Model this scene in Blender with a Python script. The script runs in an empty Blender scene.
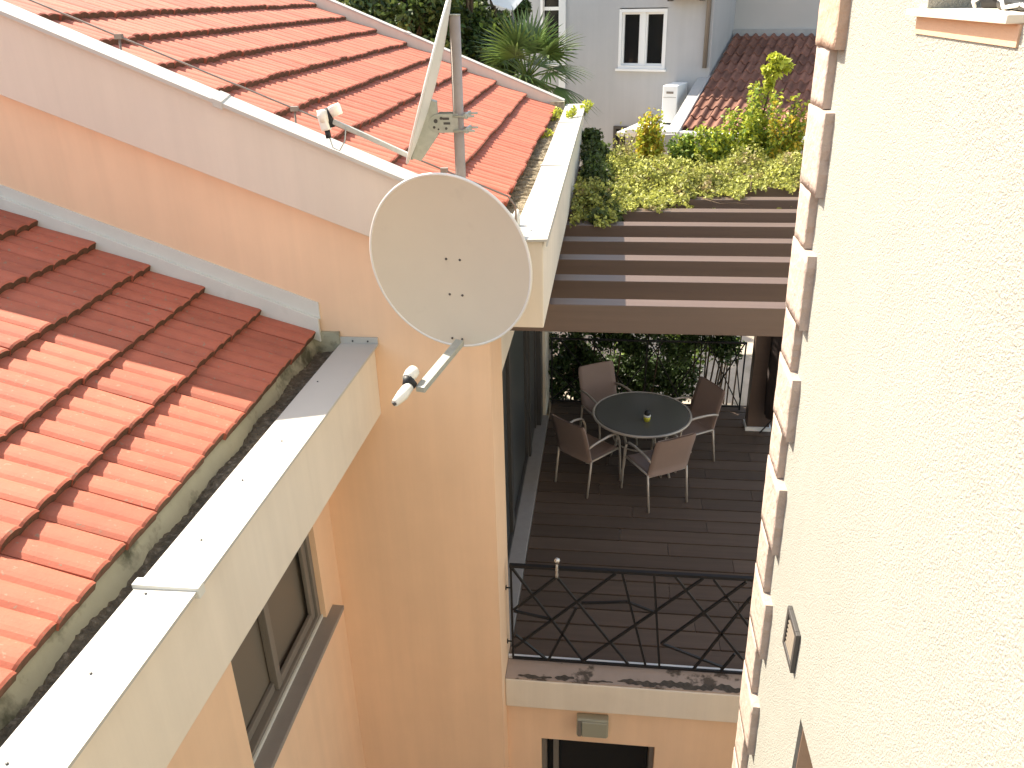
import bpy, math, random
import numpy as np
from mathutils import Vector, Matrix
random.seed(7); RNG = np.random.default_rng(11)
S = bpy.context.scene
COL = S.collection
PI = math.pi
R = math.radians

# ------------------------------------------------------------------ helpers
class MB:
    """collects shapes of one mesh"""
    def __init__(s): s.v = []; s.f = []; s.sm = []
    def add(s, vs, fs, smooth=False):
        o = len(s.v); s.v += [tuple(map(float, p)) for p in vs]
        s.f += [tuple(i + o for i in f) for f in fs]; s.sm += [smooth] * len(fs); return s
    def box(s, x0, x1, y0, y1, z0, z1):
        return s.add([(x0,y0,z0),(x1,y0,z0),(x1,y1,z0),(x0,y1,z0),(x0,y0,z1),(x1,y0,z1),(x1,y1,z1),(x0,y1,z1)],
                     [(3,2,1,0),(4,5,6,7),(0,1,5,4),(1,2,6,5),(2,3,7,6),(3,0,4,7)])
    def prism(s, pts, axis, a, b):
        """closed 2-D outline swept along an axis; pts are (x,z) for Y, (y,z) for X, (x,y) for Z"""
        n = len(pts)
        def P(p, t): return {'Y': (p[0], t, p[1]), 'X': (t, p[0], p[1]), 'Z': (p[0], p[1], t)}[axis]
        vs = [P(p, a) for p in pts] + [P(p, b) for p in pts]
        area = sum(pts[i][0]*pts[(i+1) % n][1] - pts[(i+1) % n][0]*pts[i][1] for i in range(n))
        flip = (area > 0) == (axis == 'Y')
        fs = [tuple(range(n))[::-1], tuple(range(n, 2*n))] + [(i, (i+1) % n, (i+1) % n + n, i + n) for i in range(n)]
        if flip: fs = [f[::-1] for f in fs]
        return s.add(vs, fs)
    def tube(s, pts, r, n=8, smooth=True, caps=True):
        pts = [Vector(p) for p in pts]; m = len(pts)
        rs = r if isinstance(r, (list, tuple)) else [r] * m
        vs = []; fs = []; t0 = (pts[1] - pts[0]).normalized()
        a = t0.orthogonal().normalized()
        for i in range(m):
            t = (pts[min(i+1, m-1)] - pts[max(i-1, 0)]).normalized()
            a = (a - t * a.dot(t)).normalized(); b = t.cross(a)
            for k in range(n):
                q = 2*PI*k/n; vs.append(pts[i] + (a*math.cos(q) + b*math.sin(q)) * rs[i])
        for i in range(m-1):
            for k in range(n):
                fs.append((i*n+k, i*n+(k+1) % n, (i+1)*n+(k+1) % n, (i+1)*n+k))
        s.add(vs, fs, smooth)
        if caps:
            o = len(s.v) - len(vs)
            s.f += [tuple(o+k for k in range(n))[::-1], tuple(o+(m-1)*n+k for k in range(n))]; s.sm += [False, False]
        return s
    def bar(s, p, q, w, h, up=(0,0,1)):
        """rectangular bar between two points"""
        p, q = Vector(p), Vector(q); t = (q-p).normalized(); a = t.cross(Vector(up)).normalized(); b = a.cross(t)
        vs = [c + a*sx*w/2 + b*sz*h/2 for c in (p, q) for sx, sz in ((-1,-1),(1,-1),(1,1),(-1,1))]
        return s.add(vs, [(0,1,2,3),(7,6,5,4),(0,4,5,1),(1,5,6,2),(2,6,7,3),(3,7,4,0)])
    def lathe(s, c, prof, n=24, smooth=True):
        c = Vector(c); vs = []; fs = []
        for r, z in prof:
            for k in range(n): vs.append(c + Vector((r*math.cos(2*PI*k/n), r*math.sin(2*PI*k/n), z)))
        for i in range(len(prof)-1):
            for k in range(n): fs.append((i*n+k, i*n+(k+1) % n, (i+1)*n+(k+1) % n, (i+1)*n+k))
        s.add(vs, fs, smooth); o = len(s.v) - len(vs)
        s.f += [tuple(o+k for k in range(n))[::-1], tuple(o+(len(prof)-1)*n+k for k in range(n))]; s.sm += [False, False]
        return s

def world(o):
    """translation of an object's parents (parents here are only moved, never turned, while parts are built)"""
    p = Vector((0,0,0))
    while o is not None: p += o.location; o = o.parent
    return p

def obj(name, mb, mat, parent=None, local=False, bevel=0.0, base=None):
    me = bpy.data.meshes.new(name)
    off = Vector((0,0,0)) if local else (world(parent) if parent else Vector(base or (0,0,0)))
    me.from_pydata([tuple(Vector(v) - off) for v in mb.v], [], mb.f)
    me.polygons.foreach_set('use_smooth', mb.sm); me.update()
    me.materials.append(mat)
    o = bpy.data.objects.new(name, me); COL.objects.link(o)
    if parent: o.parent = parent
    elif base: o.location = base
    if bevel:
        b = o.modifiers.new('Bevel', 'BEVEL'); b.width = bevel; b.segments = 2; b.limit_method = 'ANGLE'; b.angle_limit = R(40)
    return o

def empty(name, loc, label=None, cat=None, group=None, rz=0):
    o = bpy.data.objects.new(name, None); COL.objects.link(o); o.location = loc; o.rotation_euler = (0,0,rz)
    o.empty_display_size = .1
    return tag(o, label, cat, group)
def tag(o, label=None, cat=None, group=None, kind=None):
    if label: o['label'] = label
    if cat: o['category'] = cat
    if group: o['group'] = group
    if kind: o['kind'] = kind
    return o

# ------------------------------------------------------------------ materials
def mat(name, col, rough=.8, var=0.0, vscale=3.0, island=0.0, bump=0.0, bscale=60.0, bdist=.004, metal=0.0, spec=.35,
        dirt=None, dscale=2.0, dlow=.55, dhigh=.75, detail=6, trans=0.0, stretch=(1,1,1), coat=0.0, bump2=None, streak=0.0, patch=0.0, spot=None):
    m = bpy.data.materials.new(name); m.use_nodes = True
    nt = m.node_tree; N = nt.nodes; L = nt.links; b = N['Principled BSDF']
    b.inputs['Roughness'].default_value = rough; b.inputs['Metallic'].default_value = metal
    b.inputs['Specular IOR Level'].default_value = spec; b.inputs['Coat Weight'].default_value = coat
    rgb = N.new('ShaderNodeRGB'); rgb.outputs[0].default_value = (*col, 1); cur = rgb.outputs[0]
    tc = N.new('ShaderNodeTexCoord'); mp = N.new('ShaderNodeMapping'); mp.inputs['Scale'].default_value = stretch
    L.new(tc.outputs['Object'], mp.inputs['Vector']); vec = mp.outputs['Vector']
    def noise(scale, det=detail, rgh=.6):
        n = N.new('ShaderNodeTexNoise'); n.inputs['Scale'].default_value = scale; n.inputs['Detail'].default_value = det
        n.inputs['Roughness'].default_value = rgh; L.new(vec, n.inputs['Vector']); return n.outputs['Fac']
    def remap(sock, lo, hi, a=0., c=1.):
        q = N.new('ShaderNodeMapRange'); q.clamp = True
        for i, x in enumerate((lo, hi, a, c)): q.inputs[i+1].default_value = x
        L.new(sock, q.inputs[0]); return q.outputs[0]
    def mul(c, f):
        h = N.new('ShaderNodeMix'); h.data_type = 'RGBA'; h.blend_type = 'MULTIPLY'; h.inputs[0].default_value = 1
        L.new(c, h.inputs[6]); L.new(f, h.inputs[7]); return h.outputs[2]
    if var: cur = mul(cur, remap(noise(vscale), .25, .75, 1-var, 1+var))
    if streak or patch:
        mp2 = N.new('ShaderNodeMapping'); mp2.inputs['Scale'].default_value = (7,7,.35) if streak else (1,1,1); L.new(tc.outputs['Object'], mp2.inputs['Vector'])
        n2 = N.new('ShaderNodeTexNoise'); n2.inputs['Scale'].default_value = 1.0 if streak else .9; n2.inputs['Detail'].default_value = 5; n2.inputs['Roughness'].default_value = .65
        L.new(mp2.outputs[0], n2.inputs['Vector']); k = streak or patch
        cur = mul(cur, remap(n2.outputs['Fac'], .3, .7, 1-k, 1+k*.5))
    if spot:
        n3 = noise(spot[1], 2, .5); h = N.new('ShaderNodeMix'); h.data_type = 'RGBA'; L.new(remap(n3, spot[2], spot[2]+.04), h.inputs[0])
        L.new(cur, h.inputs[6]); h.inputs[7].default_value = (*spot[0], 1); cur = h.outputs[2]
    if island:
        g = N.new('ShaderNodeNewGeometry'); cur = mul(cur, remap(g.outputs['Random Per Island'], 0, 1, 1-island, 1+island))
    if dirt:
        h = N.new('ShaderNodeMix'); h.data_type = 'RGBA'; L.new(remap(noise(dscale), dlow, dhigh), h.inputs[0])
        L.new(cur, h.inputs[6]); h.inputs[7].default_value = (*dirt, 1); cur = h.outputs[2]
    L.new(cur, b.inputs['Base Color'])
    if bump:
        q = N.new('ShaderNodeBump'); q.inputs['Strength'].default_value = bump; q.inputs['Distance'].default_value = bdist
        L.new(noise(bscale, 3, .55), q.inputs['Height'])
        if bump2:
            q2 = N.new('ShaderNodeBump'); q2.inputs['Strength'].default_value = bump2[1]; q2.inputs['Distance'].default_value = bump2[2]
            L.new(noise(bump2[0], 3, .6), q2.inputs['Height']); L.new(q.outputs[0], q2.inputs['Normal']); q = q2
        L.new(q.outputs[0], b.inputs['Normal'])
    if trans:
        t = N.new('ShaderNodeBsdfTranslucent'); L.new(cur, t.inputs[0]); x = N.new('ShaderNodeMixShader'); x.inputs[0].default_value = trans
        L.new(b.outputs[0], x.inputs[1]); L.new(t.outputs[0], x.inputs[2]); L.new(x.outputs[0], N['Material Output'].inputs[0])
    return m

M = {}
M['peach'] = mat('peach_paint', (.86,.59,.385), .85, streak=.05, var=.05, vscale=1.3, bump=.25, bscale=140, bdist=.003, dirt=(.82,.545,.345), dscale=.9, dlow=.56, dhigh=.8)
M['fascia'] = mat('cream_paint', (.76,.67,.545), .8, streak=.06, var=.04, vscale=1.5, bump=.15, bscale=120, dirt=(.64,.56,.45), dscale=1.1, dlow=.55, dhigh=.85)
M['verge'] = mat('white_board_paint', (.68,.585,.48), .75, streak=.05, var=.04, vscale=1.2, bump=.1, bscale=90, dirt=(.61,.52,.45), dscale=.8, dlow=.55, dhigh=.85)
M['cap'] = mat('white_sheet_metal', (.50,.482,.43), .5, patch=.07, var=.03, vscale=2, bump=.06, bscale=6, dirt=(.42,.40,.35), dscale=5, dlow=.64, dhigh=.8)
M['flash'] = mat('grey_white_flashing', (.66,.645,.575), .6, var=.05, vscale=4, bump=.08, bscale=20, dirt=(.54,.53,.47), dscale=4, dlow=.6, dhigh=.8)
M['tile'] = mat('terracotta_tile', (.41,.120,.070), .75, spot=((.30,.17,.11), 45, .66), var=.12, vscale=9, island=.14, bump=.35, bscale=90, bdist=.003, dirt=(.32,.115,.07), dscale=6, dlow=.58, dhigh=.82)
M['curb'] = mat('mossy_concrete', (.40,.37,.26), .9, var=.12, vscale=5, bump=.5, bscale=50, dirt=(.10,.095,.06), dscale=4.5, dlow=.52, dhigh=.66)
M['debris'] = mat('leaf_litter', (.13,.105,.075), .95, var=.4, vscale=30, bump=1, bscale=60, bdist=.02, dirt=(.24,.20,.15), dscale=30, dlow=.56, dhigh=.66)
M['silt'] = mat('pale_gutter_silt', (.30,.25,.17), .95, var=.3, vscale=14, bump=1, bscale=60, bdist=.02, dirt=(.12,.10,.06), dscale=9, dlow=.5, dhigh=.62)
M['stucco'] = mat('rough_cream_stucco', (.355,.346,.30), .92, patch=.06, var=.03, vscale=12, bump=.75, bscale=150, bdist=.006, bump2=(300,.5,.003), spec=.1, dirt=(.285,.28,.25), dscale=230, dlow=.58, dhigh=.68, detail=3)
M['quoin'] = mat('pink_quoin_stone', (.405,.32,.265), .85, var=.08, vscale=9, island=.05, bump=.8, bscale=28, bdist=.012, dirt=(.34,.265,.215), dscale=9, dlow=.64, dhigh=.74)
M['quoin_shaded'] = mat('shadow_brown_quoin', (.42,.29,.21), .85, var=.12, vscale=8, bump=.8, bscale=28, bdist=.012, dirt=(.46,.33,.25), dscale=9, dlow=.55, dhigh=.75)  # brown tint stands in for the shadow over the top corner stone
M['sillshade'] = mat('shade_orange_render', (.56,.36,.23), .85, var=.05, vscale=8, bump=.3, bscale=120)  # orange tint standing in for shade on the cream wall
M['pergola'] = mat('brown_stained_wood', (.105,.069,.052), .45, spec=.7, var=.13, vscale=5, bump=.25, bscale=40, stretch=(.15,3,3))
M['deck'] = mat('brown_decking', (.10,.068,.049), .65, spot=((.10,.07,.05), 18, .62), var=.15, vscale=5, island=.16, bump=.3, bscale=40, stretch=(.2,4,4))
M['slabtop'] = mat('stained_slab_edge', (.40,.31,.25), .85, var=.08, vscale=6, bump=.4, bscale=50, dirt=(.11,.085,.065), dscale=4.5, dlow=.57, dhigh=.63)
M['moss'] = mat('dark_mould', (.085,.07,.055), .95, var=.4, vscale=25, bump=.8, bscale=60, bdist=.01)
M['marble'] = mat('grey_marble_sill', (.34,.31,.29), .45, var=.08, vscale=12)
M['brownsill'] = mat('grey_brown_sill', (.27,.24,.21), .5, var=.06, vscale=10)
M['alu'] = mat('bronze_aluminium', (.21,.185,.155), .45, metal=.1)
M['alud'] = mat('dark_aluminium', (.075,.07,.066), .45, metal=.2)
M['flyscreen'] = mat('brown_fly_screen', (.17,.143,.11), .5, spec=.4)
M['tile_end'] = mat('mossy_shaded_tile_end', (.13,.065,.04), .95, var=.3, vscale=40, dirt=(.09,.065,.035), dscale=30, dlow=.5, dhigh=.65)  # moss brown, darkened too for the shaded hollows under the rolls
M['glass'] = mat('dark_window_glass', (.015,.015,.015), .06, spec=.4)
M['screen'] = mat('tinted_door_glass', (.055,.06,.06), .3, spec=.5)
M['iron'] = mat('black_wrought_iron', (.012,.011,.011), .45, spec=.4)
M['dish'] = mat('cream_dish_enamel', (.585,.525,.41), .45, var=.02, vscale=5, dirt=(.49,.43,.34), dscale=4, dlow=.6, dhigh=.9)
M['dishw'] = mat('white_dish_enamel', (.72,.70,.64), .42, var=.03, vscale=6)
M['galv'] = mat('galvanised_steel', (.42,.43,.38), .5, metal=.45, var=.15, vscale=25, dirt=(.26,.24,.19), dscale=9, dlow=.6, dhigh=.8)
M['pole'] = mat('grey_painted_pole', (.36,.31,.285), .55, metal=.1, var=.1, vscale=15)
M['plastic'] = mat('cream_plastic', (.78,.74,.64), .4)
M['black'] = mat('black_plastic', (.015,.015,.015), .5)
M['rod'] = mat('weathered_steel_rod', (.24,.20,.17), .6, metal=.4, var=.2, vscale=20)
M['white'] = mat('white_upvc', (.78,.78,.76), .4)
M['greywall'] = mat('grey_white_render', (.43,.43,.43), .9, streak=.05, var=.05, vscale=.8, bump=.2, bscale=40, dirt=(.38,.38,.38), dscale=.6, dlow=.55, dhigh=.8)
M['warmwall'] = mat('warm_grey_render', (.46,.44,.41), .9, var=.05, vscale=.8, bump=.2, bscale=40)
M['oldtile'] = mat('brown_roof_tile', (.215,.098,.066), .8, var=.2, vscale=7, island=.25, bump=.4, bscale=60, dirt=(.13,.06,.045), dscale=3, dlow=.52, dhigh=.7)
M['lead'] = mat('grey_lead_flashing', (.34,.34,.33), .6, var=.1, vscale=8)
M['sling'] = mat('taupe_sling_fabric', (.265,.185,.15), .8, bump=.4, bscale=400, bdist=.001, var=.05, vscale=8)
M['chairframe'] = mat('champagne_aluminium', (.50,.43,.36), .4, metal=.3)
M['tableglass'] = mat('green_tinted_table_glass', (.095,.088,.075), .25, spec=.5)
M['yellow'] = mat('yellow_wax', (.55,.50,.05), .4)
M['lampglass'] = mat('frosted_lamp_glass', (.33,.32,.24), .35)
M['chrome'] = mat('clear_ornament', (.6,.57,.53), .15, metal=.7)
M['cloth'] = mat('dark_brown_canvas', (.045,.033,.03), .9, var=.15, vscale=10)
M['concrete'] = mat('pale_paving', (.42,.36,.29), .9, var=.12, vscale=2, bump=.3, bscale=20, dirt=(.30,.27,.2), dscale=3, dlow=.5, dhigh=.7)
M['ground'] = mat('dry_ground', (.24,.21,.16), .95, var=.25, vscale=.5, bump=.3, bscale=8)
M['bark'] = mat('brown_bark', (.10,.07,.045), .95, var=.3, vscale=12, bump=.8, bscale=30, bdist=.02)
M['ivy'] = mat('pale_ivy_leaf', (.37,.38,.09), .55, island=.6, var=.3, vscale=1.5, trans=.3, dirt=(.36,.27,.14), dscale=3.5, dlow=.56, dhigh=.68)
M['leafy'] = mat('yellow_green_leaf', (.46,.50,.06), .5, island=.4, trans=.35)
M['flower'] = mat('golden_leaf', (.62,.45,.05), .5, island=.35, trans=.35)
M['green'] = mat('fresh_green_leaf', (.20,.29,.05), .5, island=.45, trans=.35)
M['dkgreen'] = mat('dark_green_leaf', (.055,.09,.024), .45, island=.6, trans=.25)
M['midgreen'] = mat('mid_green_leaf', (.07,.10,.025), .5, island=.6, trans=.3, dirt=(.16,.17,.05), dscale=2, dlow=.55, dhigh=.7)
M['palm'] = mat('palm_leaf', (.11,.17,.045), .42, island=.4, trans=.25, dirt=(.17,.2,.06), dscale=5, dlow=.6, dhigh=.75)
M['deadpalm'] = mat('dead_palm_leaf', (.17,.13,.085), .8, island=.4)
M['dark'] = mat('dark_interior', (.012,.011,.010), .8)

# ------------------------------------------------------------------ setting
def structure(name, mb, m): return tag(obj(name, mb, m), kind='structure')
structure('ground', MB().box(-400,400,-300,700,-3.2,-2.7), M['ground'])
structure('garden_terrace', MB().box(-14,16,9.96,60,-2.75,-.35), M['concrete'])

# ------------------------------------------------------------------ peach house
SL = .416                                                            # roof slope
house = empty('peach_house', (-2,4.75,-2.7), 'peach rendered house with orange tiled roofs and white trim, holding the brown deck', 'house')
def zr(x): return 3.95 - SL*(x+1.39)                                 # surface of the high roof
m = MB(); m.prism([(-6.5,-2.7),(-.74,-2.7),(-.74,zr(-.74)-.13),(-6.5,zr(-6.5)-.13)], 'Y', 4.75, 5.28)
obj('gable_wall', m, M['peach'], house)
m = MB(); m.prism([(-6.5,-2.7),(-1.0,-2.7),(-1.0,zr(-1.0)-.13),(-6.5,zr(-6.5)-.13)], 'Y', 5.281, 10.86)
obj('inner_wall', m, M['peach'], house)
m = MB(); m.box(-.999,-.74,5.281,9.4,2.56,3.6); m.box(-.999,-.765,9.4,10.86,-2.7,3.6); m.box(-.999,-.74,5.281,9.4,-2.7,-.302)
obj('door_wall', m, M['fascia'], house)
# sliding terrace door
door = obj('sliding_door', MB().box(-.93,-.91,5.285,8.30,.075,2.555), M['screen'], house)
f = MB()
for y in (5.285, 6.72, 6.80, 8.24): f.box(-.909,-.875,y,y+.065,.075,2.555)
f.box(-.909,-.875,5.35,8.24,2.49,2.555); f.box(-.909,-.875,5.35,8.24,.075,.13)
f.box(-.935,-.85,8.31,8.42,.07,2.556); f.box(-.945,-.87,8.425,9.0,.07,2.556); f.box(-.94,-.855,9.005,9.1,.07,2.556)
obj('frame', f, M['alud'], door)
obj('door_jamb', MB().box(-.95,-.80,9.102,9.398,.062,2.556), M['alud'], house)
obj('door_sill', MB().box(-.96,-.727,5.283,9.396,-.3,.06), M['marble'], house, bevel=.004)

# terrace slab and decking
slab = obj('terrace_slab', MB().box(-.738,4.4,4.91,9.95,-.302,-.012), M['fascia'], house, bevel=.006)
obj('slab_edging', MB().box(-.737,4.38,4.922,5.14,-.011,.0), M['slabtop'], house)
# mould along the edging: ragged flat patches
def ragged(x0, x1, yc, w, n, seed):
    r = random.Random(seed); b = MB(); ph = [r.uniform(0, 6.28) for _ in range(8)]
    def wob(x, k): return .5 + .22*math.sin(x*17+ph[k]) + .16*math.sin(x*41+ph[k+1]) + .12*math.sin(x*97+ph[k+2])
    vs = []
    for i in range(n+1):
        x = x0 + (x1-x0)*i/n; e = math.sin(PI*(i+.02)/(n+.04))**.35
        vs += [(x, max(4.9245, yc - w*e*wob(x,0)), .004), (x, yc + w*e*wob(x,3), .004)]
    b.add(vs, [(2*i, 2*i+2, 2*i+3, 2*i+1) for i in range(n)]); return b
for x0, x1, yc, w_, n_q, sd_ in ((.16,1.36,4.962,.062,160,3),(-.64,-.36,4.95,.03,60,5),(-.34,-.18,4.957,.045,40,8),(-.10,.13,4.945,.02,40,9)):
    obj('mould_patch', ragged(x0, x1, yc, w_, n_q, sd_), M['moss'], house)
b = MB(); y = 5.165
r = random.Random(2)
while y < 9.85:
    x = -.70 - r.random()*1.2
    while x < 4.3:
        x2 = x + 1.6 + r.random()*.8
        a0, a1 = max(x, -.722), min(x2, 4.3)
        if a1 - a0 > .03: b.box(a0+.002, a1-.002, y, y+.188, -.008, .02+r.random()*.0015)
        x = x2
    y += .208
obj('decking', b, M['deck'], house)
obj('deck_trim', MB().box(-.737,4.3,5.142,5.163,-.01,.024), M['white'], house)

# wall under the terrace with a doorway
m = MB(); m.box(-.74,-.455,4.98,5.2,-2.7,-.303); m.box(-.455,.50,4.98,5.2,-.722,-.303); m.box(.50,4.2,4.98,5.2,-2.7,-.303)
obj('ground_floor_wall', m, M['peach'], house)
dw = obj('doorway', MB().box(-.455,.50,5.16,5.19,-2.7,-.724), M['glass'], house)
f = MB(); f.box(-.453,-.415,5.03,5.158,-2.7,-.724); f.box(.46,.498,5.03,5.158,-2.7,-.724); f.box(-.415,.46,5.06,5.158,-.76,-.724)
f.box(-.36,-.315,5.09,5.157,-2.7,-.761)
obj('frame', f, M['alu'], dw)

# low wing: window wall facing the alley, soffit, gutter
wy0, wy1, wz0, wz1 = 3.12, 4.42, .97, 2.36
m = MB(); m.box(-2.2,-1.95,-3.0,wy0,-2.7,2.472); m.box(-2.2,-1.95,wy1,4.749,-2.7,2.472)
m.box(-2.2,-1.95,wy0,wy1,-2.7,wz0-.04); m.box(-2.2,-1.95,wy0,wy1,wz1,2.472)
m.box(-5.5,-2.2,-3.0,-2.8,-2.7,2.85)
obj('window_wall', m, M['peach'], house)
win = obj('window', MB().box(-2.075,-2.065,wy0+.02,wy1-.02,wz0,wz1-.02), M['flyscreen'], house)
f = MB(); ym = 3.70
f.box(-2.062,-1.99,wy0,wy0+.05,wz0-.002,wz1); f.box(-2.062,-1.99,wy1-.05,wy1,wz0-.002,wz1)
f.box(-2.062,-1.99,wy0+.05,wy1-.05,wz0-.001,wz0+.05); f.box(-2.062,-1.99,wy0+.05,wy1-.05,wz1-.05,wz1)
obj('frame', f, M['alu'], win, bevel=.003)
for a, c, x in ((wy0+.052, ym+.03, -2.045), (ym-.03, wy1-.052, -2.02)):
    f = MB(); f.box(x-.015,x+.012,a,a+.06,wz0+.052,wz1-.052); f.box(x-.015,x+.012,c-.06,c,wz0+.052,wz1-.052)
    f.box(x-.015,x+.011,a+.06,c-.06,wz0+.052,wz0+.115); f.box(x-.015,x+.011,a+.06,c-.06,wz1-.115,wz1-.052)
    obj('sash', f, M['alu'], win, bevel=.004)
obj('window_sill', MB().box(-2.06,-1.865,wy0-.10,wy1+.14,wz0-.038,wz0-.004), M['brownsill'], house, bevel=.004)
obj('window_track', MB().box(-1.988,-1.975,wy0,wy1,wz0-.003,wz0+.022), M['flash'], house)

obj('soffit', MB().box(-1.952,-1.702,-3,4.748,2.474,2.52), M['fascia'], house)
par = obj('gutter_box', MB().prism([(-1.70,2.472),(-1.492,2.472),(-1.492,2.966),(-1.70,2.966)], 'Y', -3, 4.747), M['fascia'], house, bevel=.006)
cap = obj('gutter_cap', MB().prism([(-1.712,2.94),(-1.712,2.982),(-1.462,2.986),(-1.462,2.972),(-1.468,2.972),(-1.468,2.970),(-1.706,2.970),(-1.706,2.94)], 'Y', -3, 4.735), M['cap'], house)
m = MB(); m.box(-1.715,-1.465,4.736,4.746,2.97,3.025); obj('end_flange', m, M['cap'], cap)
m = MB(); m.box(-1.722,-1.452,2.30,2.345,2.95,3.0005); obj('seam_strip', m, M['flash'], cap, bevel=.004)
for x, y in ((-1.65,1.51),(-1.615,1.87),(-1.65,2.272),(-1.60,2.615),(-1.63,3.077),(-1.59,3.45),(-1.655,4.15),(-1.63,4.73),(-1.53,4.73)):
    obj('screw', MB().lathe((x,y,2.9845 if y < 4.7 else 3.0), [(.005,0),(.005,.003),(.002,.004)], 8) if y < 4.7 else MB().tube([(x,4.737,3.0),(x,4.731,3.0)], .006), M['alud'], cap)
# concrete side of the gutter and the litter in it
ny = 60; b = MB(); vs = []
rr = random.Random(4)
prof = [(-1.925,3.035),(-1.905,3.03),(-1.888,2.98),(-1.872,2.93),(-1.85,2.84)]
for i in range(ny+1):
    y = -3 + 7.745*i/ny
    for j, (x, z) in enumerate(prof): vs.append((x + (rr.random()-.5)*.012*(j > 0), y, z))
k = len(prof); b.add(vs, [(i*k+j, i*k+j+1, (i+1)*k+j+1, (i+1)*k+j) for i in range(ny) for j in range(k-1)], True)
obj('gutter_curb', b, M['curb'], house)
obj('gutter_end', MB().box(-1.905,-1.713,4.725,4.748,2.78,3.06), M['curb'], house)
vs = []; n1, n2 = 420, 8; b = MB()
for i in range(n1+1):
    for j in range(n2): vs.append((-1.872+.165*j/(n2-1), -3+7.72*i/n1, 2.922 + .010*math.sin(i*.21)+.008*math.sin(i*.067+j) + (rr.random()-.5)*.014))
b.add(vs, [(i*n2+j, i*n2+j+1, (i+1)*n2+j+1, (i+1)*n2+j) for i in range(n1) for j in range(n2-1)])
obj('leaf_litter', b, M['debris'], house)

for o in list(house.children):
    if o.name.split('.')[0] in ('gutter_box','gutter_cap','leaf_litter'):
        for q in [o]+list(o.children):
            for v in q.data.vertices: v.co.x += .021*(v.co.y + world(q.parent).y - 4.75)
# --- tiled roofs: every tile its own small shell
def roof(name, x0, z0, y0, y1, rows, gx, slope, per=.23, amp=.017, thick=.036, m='tile', parent=house, frame=None, jitter=1.0, amp2=.014, bull=None, ns=12):
    ang = math.atan(slope); ca, sa = math.cos(ang), math.sin(ang); g = gx/ca
    nrm = Vector((sa,0,ca)); upd = Vector((-ca,0,sa)); b = MB(); b.end = []; rr = random.Random(name)
    ncol = max(1, int(round((y1-y0)/per))); per = (y1-y0)/ncol
    def prof(t):
        if t <= .5: return amp*(1-abs(4*t-1)**2.8)
        return amp2*(1-abs(4*t-3)**2.8)
    for r_ in range(rows):
        for c in range(ncol):
            ys = y1 - (c+1)*per; jz = rr.gauss(0,.0022)*jitter; js = rr.gauss(0,.006)*jitter; jt = rr.gauss(0,.005)*jitter
            vs = []
            s0 = r_*g - .03 + js; s1 = (r_+1)*g + .04
            for i in range(ns+1):
                t = i/ns; y = ys + per*(.007 + .986*t); p = prof(t)
                lift0 = .046 + jz + jt*(t-.5); 
                P0 = Vector((x0,0,z0)) + upd*s0 + nrm*(lift0 + p - .036); P0.y = y
                Pm = Vector((x0,0,z0)) + upd*(s0+.012) + nrm*(lift0 + p - .036 + .004); Pm.y = y
                P1 = Vector((x0,0,z0)) + upd*s1 + nrm*(p - .036); P1.y = y
                Pu = Vector((x0,0,z0)) + upd*s0 + nrm*(lift0 + .15*p - .036 - thick); Pu.y = y
                vs += [Pu, P0, Pm, P1]
            fs = []
            for i in range(ns):
                for j in range(3): fs.append((i*4+j, (i+1)*4+j, (i+1)*4+j+1, i*4+j+1)); b.end.append(j == 0)
            fs.append((0,1,2,3)); e = ns*4; fs.append((e+3,e+2,e+1,e)); b.end += [False, False]
            b.add(vs, fs, False)
    # backing so nothing shows through the joints
    return b
def ends(o, b):
    o.data.materials.append(M['tile_end'])
    for i, q in enumerate(b.end):
        if q: o.data.polygons[i].material_index = 1
# high roof
b = roof('high', -.762, 3.69, 4.735, 10.862, 16, .373, SL)
b.add([(-.80,4.735,3.62),(-.80,10.862,3.62),(-6.5,10.862,3.62+SL*5.7),(-6.5,4.735,3.62+SL*5.7)], [(0,1,2,3)])
roof1 = obj('tiled_roof', b, M['tile'], house); ends(roof1, b)
b = roof('low', -1.895, 3.062, -2.99, 4.735, 11, .343, .412)
b.add([(-1.93,-2.99,2.99),(-1.93,4.735,2.99),(-5.6,4.735,2.99+.412*3.67),(-5.6,-2.99,2.99+.412*3.67)], [(0,1,2,3)])
roof2 = obj('tiled_roof', b, M['tile'], house); ends(roof2, b)
# verge board in front of the gable and its white cap
def zc(x): return 4.503 - SL*(x+2.246)
def zb(x): return 4.532 - .387*(x+3.552)
m = MB(); m.prism([(-6.5,zb(-6.5)),(-.588,zb(-.588)),(-.588,zc(-.588)-.025),(-6.5,zc(-6.5)-.025)], 'Y', 4.65, 4.749)
obj('verge_board', m, M['verge'], house, bevel=.004)
def cap_run(x0, x1, ya, yb, lift, lip):
    b = MB()
    pr = [(ya,lift-lip),(ya,lift),(yb,lift+.026),(yb,lift-.06),(yb-.008,lift-.06),(yb-.008,lift+.012),(ya+.008,lift-.012),(ya+.008,lift-lip)]
    n = len(pr); vs = [(x, y, zc(x)+z) for x in (x0, x1) for y, z in pr]
    fs = [tuple(range(n)), tuple(range(n,2*n))[::-1]] + [(i, i+n, (i+1) % n + n, (i+1) % n) for i in range(n)]
    return b.add(vs, fs)
vcap = obj('verge_cap', cap_run(-6.5,-.56,4.612,4.738,0,.022), M['cap'], house)
obj('seam_strip', cap_run(-2.245,-2.19,4.606,4.742,.007,.045), M['cap'], vcap, bevel=.003)
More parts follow.
